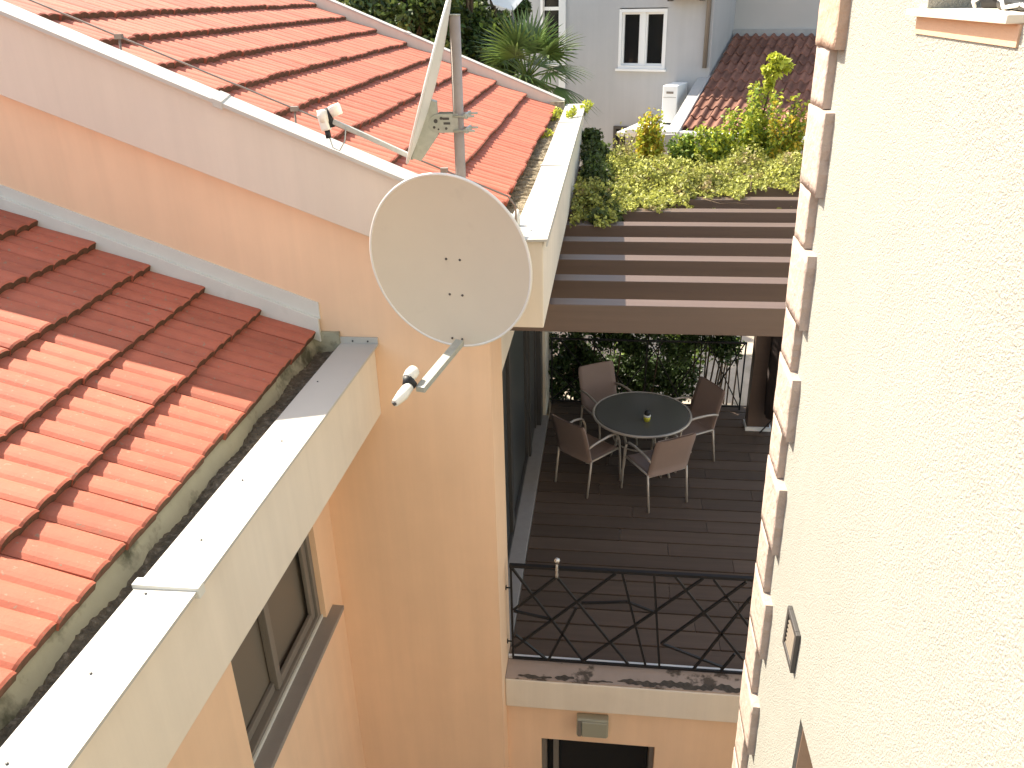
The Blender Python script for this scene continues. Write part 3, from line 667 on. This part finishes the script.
def cwin(x0, x1, z0, z1, w=0.0, mull=True):
    p = cobj('window', CB().box(x0+.05,x1-.05,w+.09,w+.10,z0+.05,z1-.05), M['glass'])
    f = CB(); f.box(x0,x0+.055,w-.01,w+.12,z0,z1); f.box(x1-.055,x1,w-.01,w+.12,z0,z1); f.box(x0+.055,x1-.055,w-.01,w+.12,z0,z0+.06); f.box(x0+.055,x1-.055,w-.01,w+.12,z1-.06,z1)
    cobj('frame', f, M['white'], p)
    f = CB(); xm = (x0+x1)/2
    if mull:
        f.box(xm-.05,xm+.05,w+.03,w+.11,z0+.061,z1-.061)
        for a, c in ((x0+.056,xm-.051),(xm+.051,x1-.056)):
            f.box(a,a+.035,w+.05,w+.105,z0+.061,z1-.061); f.box(c-.035,c,w+.05,w+.105,z0+.061,z1-.061)
            f.box(a+.035,c-.035,w+.05,w+.105,z0+.061,z0+.1); f.box(a+.035,c-.035,w+.05,w+.105,z1-.1,z1-.061)
    else: f.box(x0+.056,x1-.056,w+.04,w+.11,(z0+z1)/2-.035+.03,(z0+z1)/2+.035+.03)
    cobj('sash', f, M['white'], p)
    s = CB(); s.box(x0-.04,x1+.04,w-.06,w+.02,z0-.045,z0-.002); cobj('window_sill', s, M['white'], p)
cwin(-.48,.51,3.56,4.67)
cwin(-2.72,-2.02,3.55,5.75,1.07,False)
pipe = cobj('drainpipe', CB().tube([(1.33,-.06,3.6),(1.33,-.06,9)], .045, 10), M['alu'])
dk = cobj('doorway', CB().box(-.47,-.08,-.012,.05,-.35,2.36), M['dark'])
f = CB(); f.box(-.53,-.471,-.03,.04,-.35,2.42); f.box(-.079,-.02,-.03,.04,-.35,2.42); f.box(-.471,-.079,-.03,.04,2.361,2.42); cobj('frame', f, M['alud'], dk)
# annex
m = CB(); m.box(.30,6.4,-1.62,-1.45,-.35,2.63); cobj('annex_wall', m, M['greywall'])
m = CB(); m.box(.22,1.0,-1.9,-.01,2.52,2.60); cobj('ledge', m, M['white'], bevel=.01)
m = CB(); m.box(.45,6.4,-2.02,-1.86,2.60,2.68); cobj('annex_gutter', m, M['white'], bevel=.015)
def zt(w): return 2.73 + .388*(w+1.8)
# pantile roof: columns of barrel tiles, each tile a shell
b = CB(); rt = random.Random(8); cp = .185; g = .34
ncol = int(4.6/cp)
for c in range(ncol):
    u0 = 1.47 + c*cp
    for r3 in range(11):
        w0 = -1.85 + r3*g - .03; w1 = -1.85 + (r3+1)*g + .05
        if w0 > 1.75: continue
        w1 = min(w1, 1.778); vs = []; nn = 8; j = rt.gauss(0,.006)
        for (ww, lift) in ((w0,.035),(w1,0)):
            for i in range(nn+1):
                t = i/nn; h = .052*math.sin(PI*min(1,t/.62)) if t < .62 else -.012*math.sin(PI*(t-.62)/.38)
                vs.append((u0 + cp*t + j, ww, zt(ww) + lift + h))
        for i in range(nn+1): p = vs[i]; vs.append((p[0], p[1], p[2]-.025))
        q = nn+1
        b.add(vs, [(i, i+1, q+i+1, q+i) for i in range(nn)] + [(2*q+i, 2*q+i+1, i+1, i) for i in range(nn)], False)
b.add([(1.45,-1.86,2.66),(6.4,-1.86,2.66),(6.4,1.78,zt(1.78)-.04),(1.45,1.78,zt(1.78)-.04)], [(0,1,2,3)])
cobj('annex_roof', b, M['oldtile'])
b = CB(); n = 2; vs = []
for w_ in (-2.05, .0):
    for x, z in ((1.19,-.25),(1.46,-.25),(1.46,.035),(1.44,.05),(1.41,.0),(1.19,-.02)): vs.append((x, w_, zt(w_)+z))
k = 6; b.add(vs, [tuple(range(k))[::-1], tuple(range(k,2*k))] + [(i, (i+1) % k, (i+1) % k + k, i+k) for i in range(k)])
cobj('barge_board', b, M['lead'], bevel=.01)
cobj('ridge_flashing', CB().box(1.43,6.4,1.70,1.779,zt(1.7)-.02,zt(1.78)+.10), M['lead'])
# air conditioners
def cooler(name, x0, x1, w0, w1, z0, z1, label, front):
    e = empty(name, OC + ub*((x0+x1)/2) + wb*((w0+w1)/2) + Vector((0,0,z0)), label, 'air conditioner', 'air conditioners of the grey house')
    cobj('casing', CB().box(x0,x1,w0,w1,z0+.03,z1), M['white'], e, bevel=.02)
    g_ = CB()
    g_.box(x0+.08,x1-.08,w0-.006,w0-.001,z1-.15,z1-.11); g_.box(x0+.02,x1-.02,w0-.004,w0-.001,z1-.222,z1-.215)
    cobj('grille', g_, M['alu'], e)
    for xx in (x0+.03, x1-.07): cobj('foot', CB().box(xx,xx+.04,w0+.03,w1-.03,z0,z0+.03), M['alud'], e)
    return e
cooler('air_conditioner', .72,1.02,-.75,-.05,2.602,3.33, 'slim white air conditioner standing on the ledge beside the annex roof', 'w')
cooler('air_conditioner', .56,1.28,-.36,-.02,4.80,5.4, 'white air conditioner hung on the grey wall above right of the window', 'w')

aw = empty('shade_awning', (-1.9,15,4.6), 'white canvas awning corner stretched in front of the grey house above the palm', 'awning')
b = MB(); aq = [(-2.35,15.3,5.35),(-1.3,15.3,5.2),(-1.72,14.9,4.74),(-2.05,14.9,4.83)]
b.add(aq + [(x,y,z+.012) for x,y,z in aq], [(3,2,1,0),(4,5,6,7),(0,1,5,4),(1,2,6,5),(2,3,7,6),(3,0,4,7)])
obj('canvas', b, M['white'], aw)
obj('pole', MB().tube([(-1.73,14.92,-.35),(-1.73,14.92,4.745)], .02), M['alu'], aw)

# ------------------------------------------------------------------ plants
def leaves(name, P, L_, W_, m, parent, up=.6, flop=.25, base=None, bias=(0,0,1)):
    """many small folded leaves in one mesh; P (n,3) centres"""
    n = len(P); nr = RNG.normal(size=(n,3)); nr /= np.linalg.norm(nr,axis=1)[:,None]
    nr = nr + np.array(bias)*up*1.6; nr /= np.linalg.norm(nr,axis=1)[:,None]
    t = RNG.normal(size=(n,3)); t -= (t*nr).sum(1)[:,None]*nr; t /= np.linalg.norm(t,axis=1)[:,None]
    s = np.cross(nr,t); sc = RNG.uniform(.6,1.3,size=(n,1)); l = L_*sc; w = W_*sc
    V = np.stack([P - t*l/2, P + s*w/2 + nr*w*flop, P + t*l/2 - nr*l*.15, P - s*w/2 + nr*w*flop], 1).reshape(-1,3)
    off = np.array(world(parent)); V = V - off
    I = np.arange(n)*4; F = np.stack([I,I+1,I+2,I,I+2,I+3],1).reshape(-1)
    me = bpy.data.meshes.new(name); me.vertices.add(4*n); me.vertices.foreach_set('co', V.reshape(-1).astype(np.float32))
    me.loops.add(6*n); me.loops.foreach_set('vertex_index', F.astype(np.int32))
    me.polygons.add(2*n); me.polygons.foreach_set('loop_start', (np.arange(2*n)*3).astype(np.int32)); me.polygons.foreach_set('loop_total', np.full(2*n,3,np.int32))
    me.update(calc_edges=True); me.validate(); me.materials.append(m)
    o = bpy.data.objects.new(name, me); COL.objects.link(o); o.parent = parent; return o
def clumps(C_, rad, n, squash=1.0, hollow=.35):
    """points through a set of leaf clumps"""
    C_ = np.array(C_, float); rad = np.array(rad, float)
    k = RNG.choice(len(C_), size=n, p=rad**2/np.sum(rad**2)); d = RNG.normal(size=(n,3)); d /= np.linalg.norm(d,axis=1)[:,None]
    q = RNG.uniform(hollow,1,size=(n,1))**.6; return C_[k] + d*q*rad[k][:,None]*np.array([1,1,squash])
def stems(name, segs, m, parent):
    b = MB()
    for pts, rs in segs: b.tube(pts, rs, 6)
    return obj(name, b, m, parent)

# ivy on the pergola
ivy = empty('ivy_mat', (.6,8.6,-.35), 'thick pale green ivy mat spread over the far slats of the pergola', 'ivy')
n = 44000; x = RNG.uniform(-.36,3.0,n); y = RNG.uniform(6.9,9.95,n)
front = 7.55 + .45*np.clip((x+.0)/.5,0,1) + .42*np.clip((x-.4)/.7,0,1) + .42*np.clip((x-1.0)/.9,0,1.6) + .14*np.sin(x*9.0) + .08*np.sin(x*23+1) + .05*np.sin(x*51)
front = np.where(x < .05, 7.3+.12*np.sin(x*20), front)
keep = (y > front + RNG.exponential(.10,n) - .05)
hump = .10 + .08*np.sin(x*4.1+y*2.7) + .07*np.sin(x*9.3-y*5.1) + .05*np.sin(x*21+y*17)
dist = np.clip((y-front)/.5, .12, 1)
z = 3.09 + RNG.uniform(0,1,n)**.6*np.clip(hump*dist,.04,1) + RNG.exponential(.018,n)
P = np.stack([x,y,z],1)[keep]
leaves('foliage', P, .043, .031, M['ivy'], ivy, up=.5)
cp_l = [(RNG.uniform(-.33,-.12)+.14*(y_ < 9), y_, 3.06+.045*(y_-7.4)*1.6+RNG.uniform(0,.12)) for y_ in np.linspace(7.4,10.75,30)]
Ph = clumps(cp_l, RNG.uniform(.07,.16,30), 5200, hollow=.05)
leaves('foliage', Ph, .052, .037, M['midgreen'], ivy, up=.4)
Pd = clumps([(xx,7.95+.5*max(0,min(1,xx)),2.95) for xx in np.linspace(-.2,2.4,14)], [.13]*14, 800)
leaves('foliage', Pd, .055, .04, M['ivy'], ivy, up=.4)
stems('stem', [([(xx,10.15,-.35),(xx+.06,10.1,1.5),(xx-.02,10.05,3.1)], [.012,.011,.01]) for xx in (-.2,.5,1.3)] +
      [([(xx,9.9,3.12),(xx+.3,9.2,3.16),(xx+.2,8.6,3.14)], [.014,.01,.006]) for xx in (-.2,.2,.7,1.2,1.7)] + [([(.9,8.3,3.12),(1.05,8.1,3.115),(1.2,8.12,3.12),(1.35,8.05,3.115)], [.006,.005,.004,.003])], M['bark'], ivy)

# hedge behind the garden railing
hd = empty('garden_hedge', (.3,10.3,-.35), 'dark leafy hedge growing behind and through the railing at the back of the deck', 'hedge')
cs = []; rs = []
while len(cs) < 150:
    xx = RNG.uniform(-.78,1.80); zz = RNG.uniform(-.1,2.6)**1.0*(1 if RNG.uniform() < .6 else .55)
    if xx > 1.18 and zz < .72: continue
    cs.append((xx, RNG.uniform(10.3,10.75) if zz < .45 else RNG.uniform(9.95,10.4), zz)); rs.append(RNG.uniform(.12,.22))
for xx in np.linspace(-.75,1.05,22): cs.append((xx, RNG.uniform(10.1,10.7), RNG.uniform(-.15,.3))); rs.append(.2)
leaves('foliage', clumps(cs, rs, 24000, hollow=.05), .068, .042, M['dkgreen'], hd, up=.2)
cs = [(RNG.uniform(.2,1.75), RNG.uniform(10.35,10.75), RNG.uniform(.5,1.8)) for _ in range(22)]
leaves('foliage', clumps(cs, [.18]*22, 2600, hollow=.1), .065, .042, M['green'], hd, up=.3)
stems('stem', [([(xx,10.25,-.35),(xx+.08,10.2,.6),(xx+.2*s,10.25,2.4)], [.014,.011,.006]) for xx, s in ((-.5,1),(.1,-1),(.6,1),(1.35,-1),(1.5,1),(1.45,-.6),(1.42,.4))], M['bark'], hd)

# loose shrubs rising behind the pergola
def shrub(name, label, x, y, ztop, spread, n, mats, cat='shrub', L_=.085, W_=.045, lean=.0, zlow=None, group='shrubs rising behind the pergola', nst=6):
    e = empty(name, (x,y,-.35), label, cat, group)
    zl_ = zlow if zlow is not None else ztop-1.2; segs = []; C_ = []; rad = []
    for k in range(nst):
        a = RNG.uniform(0,2*PI); q = RNG.uniform(.1,1)*spread; zt_ = zl_ + (ztop-zl_)*RNG.uniform(.55,1) if k else ztop
        tip = (x+lean+q*math.cos(a)*(1 if k else .15), y+q*math.sin(a)*.7, zt_)
        if k % 4 == 0: segs.append(([(x+.1*math.cos(a),y+.1*math.sin(a),-.35),(x+q*.5*math.cos(a),y+q*.4*math.sin(a),(zl_+zt_)/2-.4),tip], [.011,.008,.004]))
        else: segs.append(([(x+q*.3*math.cos(a),y+q*.3*math.sin(a),zl_-.25),((x+tip[0])/2,(y+tip[1])/2,(zl_+zt_)/2-.1),tip], [.007,.006,.003]))
        for j in range(7):
            t = j/6; C_.append((x+lean*t+(tip[0]-x-lean*t)*(.55+.45*t), y+(tip[1]-y)*(.55+.45*t), zl_+(zt_-zl_)*t)); rad.append(.20*(1-.5*t)*(.7+spread*.5))
    stems('stem', segs, M['bark'], e)
    for m_, fr in mats: leaves('foliage', clumps(C_, rad, int(n*fr*1.1), hollow=.15), L_, W_, M[m_], e, up=.45)
    return e
shrub('golden_shrub', 'yellow leaved shrub glowing in front of the dark doorway', .48,10.5,3.64,.30,2500,[('flower',.4),('leafy',.6)], zlow=3.05, nst=8, L_=.06, W_=.035)
shrub('green_shrub', 'fresh green shrub below the annex gutter beside the yellow one', .90,10.6,3.36,.32,2400,[('green',.75),('leafy',.25)], zlow=2.95, nst=9, L_=.065, W_=.035)
shrub('tall_shrub', 'tall yellow-green shrub with one long shoot reaching up over the annex roof', 1.68,10.6,3.92,.42,5000,[('leafy',.65),('green',.35)], zlow=2.95, nst=14, L_=.065, W_=.036)
shrub('amber_shrub', 'amber tinged shrub crowding the corner stones of the cream house', 2.06,10.3,3.82,.26,2700,[('leafy',.5),('flower',.25),('green',.25)], zlow=2.95, nst=9, L_=.06, W_=.035)
shrub('light_shrub', 'light green shrub between the yellow shrub and the tall shoot', 1.26,10.5,3.46,.32,2900,[('leafy',.6),('green',.4)], zlow=2.95, nst=9, L_=.065, W_=.036)
e = bpy.data.objects['tall_shrub']
stems('shoot', [([(1.78,10.6,3.6),(1.84,10.55,4.0),(1.87,10.5,4.30)], [.010,.007,.003])], M['bark'], e)
leaves('foliage', clumps([(1.80,10.55,3.95),(1.83,10.5,4.08),(1.90,10.5,4.20),(1.82,10.5,4.26),(1.97,10.48,4.17),(1.76,10.5,4.14)], [.07,.10,.10,.07,.08,.07], 420), .075, .042, M['leafy'], e, up=.45)
shrub('wispy_plant', 'wispy grey plant with small pale heads in front of the grey wall', .10,10.7,3.42,.22,160,[('ivy',1.0)], zlow=3.1, L_=.045, W_=.032, nst=8)

# weeds in the high gutter
def weed(x, y, z, label, n, h):
    e = empty('gutter_weed', (x,y,z), label, 'weed', 'weeds on the high gutter')
    stems('stem', [([(x,y,z),(x+RNG.uniform(-.05,.05),y+RNG.uniform(-.1,.1),z+h*RNG.uniform(.5,1))], [.004,.002]) for _ in range(6)], M['bark'], e)
    leaves('foliage', clumps([(x,y,z+h*.6),(x+.03,y+.08,z+h*.8),(x-.03,y-.06,z+h*.5)], [h*.5]*3, n), .05, .03, M['leafy'], e, up=.5)
weed(-.70,10.15,3.57,'yellow weed sprouting in the far end of the high gutter',90,.16)
weed(-.47,9.75,3.714,'small yellow weed on the white gutter cap near its far end',60,.09)
weed(-.72,8.9,3.57,'low weed growing under the eave tiles midway along the high gutter',50,.10)
weed(-.36,10.6,3.62,'pale weed spilling over the outer far corner of the white gutter cap',90,.14)

# fan palm
px_, py_, pz_ = -1.36, 13.5, 3.90
palm = empty('fan_palm', (px_,py_,-.35), 'green fan palm with drooping fronds beside the grey house', 'palm tree')
obj('trunk', MB().tube([(px_,py_,-.35),(px_+.03,py_,1.8),(px_,py_,3.7)], [.14,.12,.13], 12), M['bark'], palm)
def frond(a, elev, ln, fan, droop, nseg=20, wide=170):
    d = Vector((math.cos(a)*math.cos(elev), math.sin(a)*math.cos(elev), math.sin(elev))); O = Vector((px_,py_,pz_-.1))
    side = Vector((-math.sin(a),math.cos(a),0)); up_ = d.cross(side)*-1; H = O + d*ln - Vector((0,0,droop*.2*ln)); b = MB()
    b.tube([O, O+d*ln*.5, H], [.016,.012,.010], 5)
    for k in range(nseg):
        q = R(-wide/2 + wide*k/(nseg-1)); dd = (d*math.cos(q) + side*math.sin(q)); L_ = fan*(.62+.38*math.cos(q*.9))*random.uniform(.9,1.06)
        perp = dd.cross(up_).normalized(); P_ = []
        for j in range(5):
            t = j/4; c = H + dd*L_*t + up_*(.10*abs(math.sin(q))*t) - Vector((0,0,1))*(droop*L_*t*t)
            w_ = .026*(1 - t)**.6*(.35 + min(1,t*3)*.65) + .001
            P_ += [c - perp*w_, c + perp*w_]
        b.add(P_, [(2*j,2*j+1,2*j+3,2*j+2) for j in range(4)])
    return b
for k in range(30):
    a = 2*PI*k/30*5.17 + random.uniform(-.2,.2); lv = k/29
    elev = R(74 - 98*lv + random.uniform(-8,8)); obj('frond', frond(a, elev, random.uniform(.42,.62), random.uniform(.55,.74), .05+.42*lv), M['palm'], palm)
for k in range(14):
    a = 2*PI*k/14 + random.uniform(-.2,.2); obj('dead_frond', frond(a, R(-50+random.uniform(-15,25)), .55, .45, .8, 14, 130), M['deadpalm'], palm)

# trees beyond the high roof
def tree(name, label, x, y, h, spread, n, mats, L_=.16, W_=.07, nc=44, low=.38):
    e = empty(name, (x,y,-.35), label, 'tree', 'trees beyond the high roof')
    C_ = []; rad = []; segs = [([(x,y,-.35),(x+.1,y,h*.35),(x+.05,y+.05,h*.8)], [.11,.08,.03])]
    for k in range(nc):
        a = RNG.uniform(0,2*PI); q = spread*math.sqrt(RNG.uniform(0,1)); zz = h*low + h*(1-low)*RNG.uniform(0,1)*(1-.35*(q/spread)**2)
        c = (x+q*math.cos(a), y+q*math.sin(a)*.8, zz); C_.append(c); rad.append(spread*RNG.uniform(.2,.36))
        if k % 2 == 0: segs.append(([(x+.05,y,min(h*.7,zz*.7)),((x+c[0])/2,(y+c[1])/2,zz*.9),c], [.05,.03,.012]))
    stems('trunk', segs, M['bark'], e)
    cr = empty('crown', (0,0,0)); cr.parent = e
    for i, (m_, fr) in enumerate(mats):
        leaves('foliage', clumps(C_, rad, int(n*fr), hollow=.2), L_, W_, M[m_], cr, up=.4)
    return e
tree('broadleaf_tree', 'mid green broadleaf tree behind the top edge of the orange roof', -3.5,14.2,6.6,1.25,9500,[('midgreen',.65),('dkgreen',.35)], L_=.13)
tree('broadleaf_tree', 'light speckled tree directly left of the edge-on dish', -2.5,15.0,6.2,.85,7600,[('midgreen',.5),('dkgreen',.38),('green',.12)], L_=.13)
tree('dark_tree', 'dark shaded tree filling the gap between the palm and the grey wall', -2.15,16.2,5.9,.55,3600,[('dkgreen',1)], nc=20)
tree('dark_tree', 'dark evergreen tree in the shade behind the mast', -2.75,16.6,6.6,.9,5200,[('dkgreen',1)])
tree('broadleaf_tree', 'yellowish green tree behind the roof between the two darker crowns', -4.3,14.6,6.3,.8,3200,[('midgreen',.6),('green',.2),('dkgreen',.2)], L_=.13)
tree('dark_tree', 'dense dark tree at the far upper left beyond the roof', -4.9,15.2,7.0,1.3,5200,[('dkgreen',.6),('midgreen',.4)])

# ------------------------------------------------------------------ light, sky, camera
sd = Vector((-.78,.49,1)).normalized()
elv = math.asin(sd.z); rot = math.atan2(sd.x, sd.y)
W = bpy.data.worlds.new('World'); S.world = W; W.use_nodes = True
nt = W.node_tree; sky = nt.nodes.new('ShaderNodeTexSky'); sky.sky_type = 'NISHITA'; sky.sun_disc = False
sky.sun_elevation = elv; sky.sun_rotation = rot; sky.air_density = 1.0; sky.dust_density = 1.2
wbal = nt.nodes.new('ShaderNodeMix'); wbal.data_type = 'RGBA'; wbal.blend_type = 'MULTIPLY'; wbal.inputs[0].default_value = 1
wbal.inputs[7].default_value = (1.0,.885,.735,1)                       # warm white balance of the whole sky
nt.links.new(sky.outputs[0], wbal.inputs[6]); nt.links.new(wbal.outputs[2], nt.nodes['Background'].inputs[0]); nt.nodes['Background'].inputs[1].default_value = .15
su = bpy.data.lights.new('sun', 'SUN'); su.energy = 3.7; su.angle = R(.53); su.color = (1,.91,.77)
so = bpy.data.objects.new('sun', su); COL.objects.link(so); so.location = (-10,6,14); so.rotation_euler = sd.to_track_quat('Z','Y').to_euler()

p, ya, ro = R(25.467), R(7.24), R(1.383)
cp_, sp_ = math.cos(p), math.sin(p); cy_, sy_ = math.cos(ya), math.sin(ya)
fwd = Vector((-sy_*cp_, cy_*cp_, -sp_)); right = Vector((cy_,sy_,0)); down = fwd.cross(right)
r2 = right*math.cos(ro) + down*math.sin(ro); dn = -right*math.sin(ro) + down*math.cos(ro)
cam = bpy.data.cameras.new('camera'); co = bpy.data.objects.new('camera', cam); COL.objects.link(co)
mw = Matrix((r2, -dn, -fwd)).transposed().to_4x4(); mw.translation = (0,0,5); co.matrix_world = mw
cam.sensor_width = 36; cam.lens = 819.7/1024*36; cam.clip_start = .05; cam.clip_end = 2000
S.camera = co
S.view_settings.view_transform = 'Standard'; S.view_settings.look = 'None'; S.view_settings.exposure = 1.82; S.view_settings.gamma = 1
S.cycles.max_bounces = 10; S.cycles.diffuse_bounces = 6; S.cycles.use_denoising = True
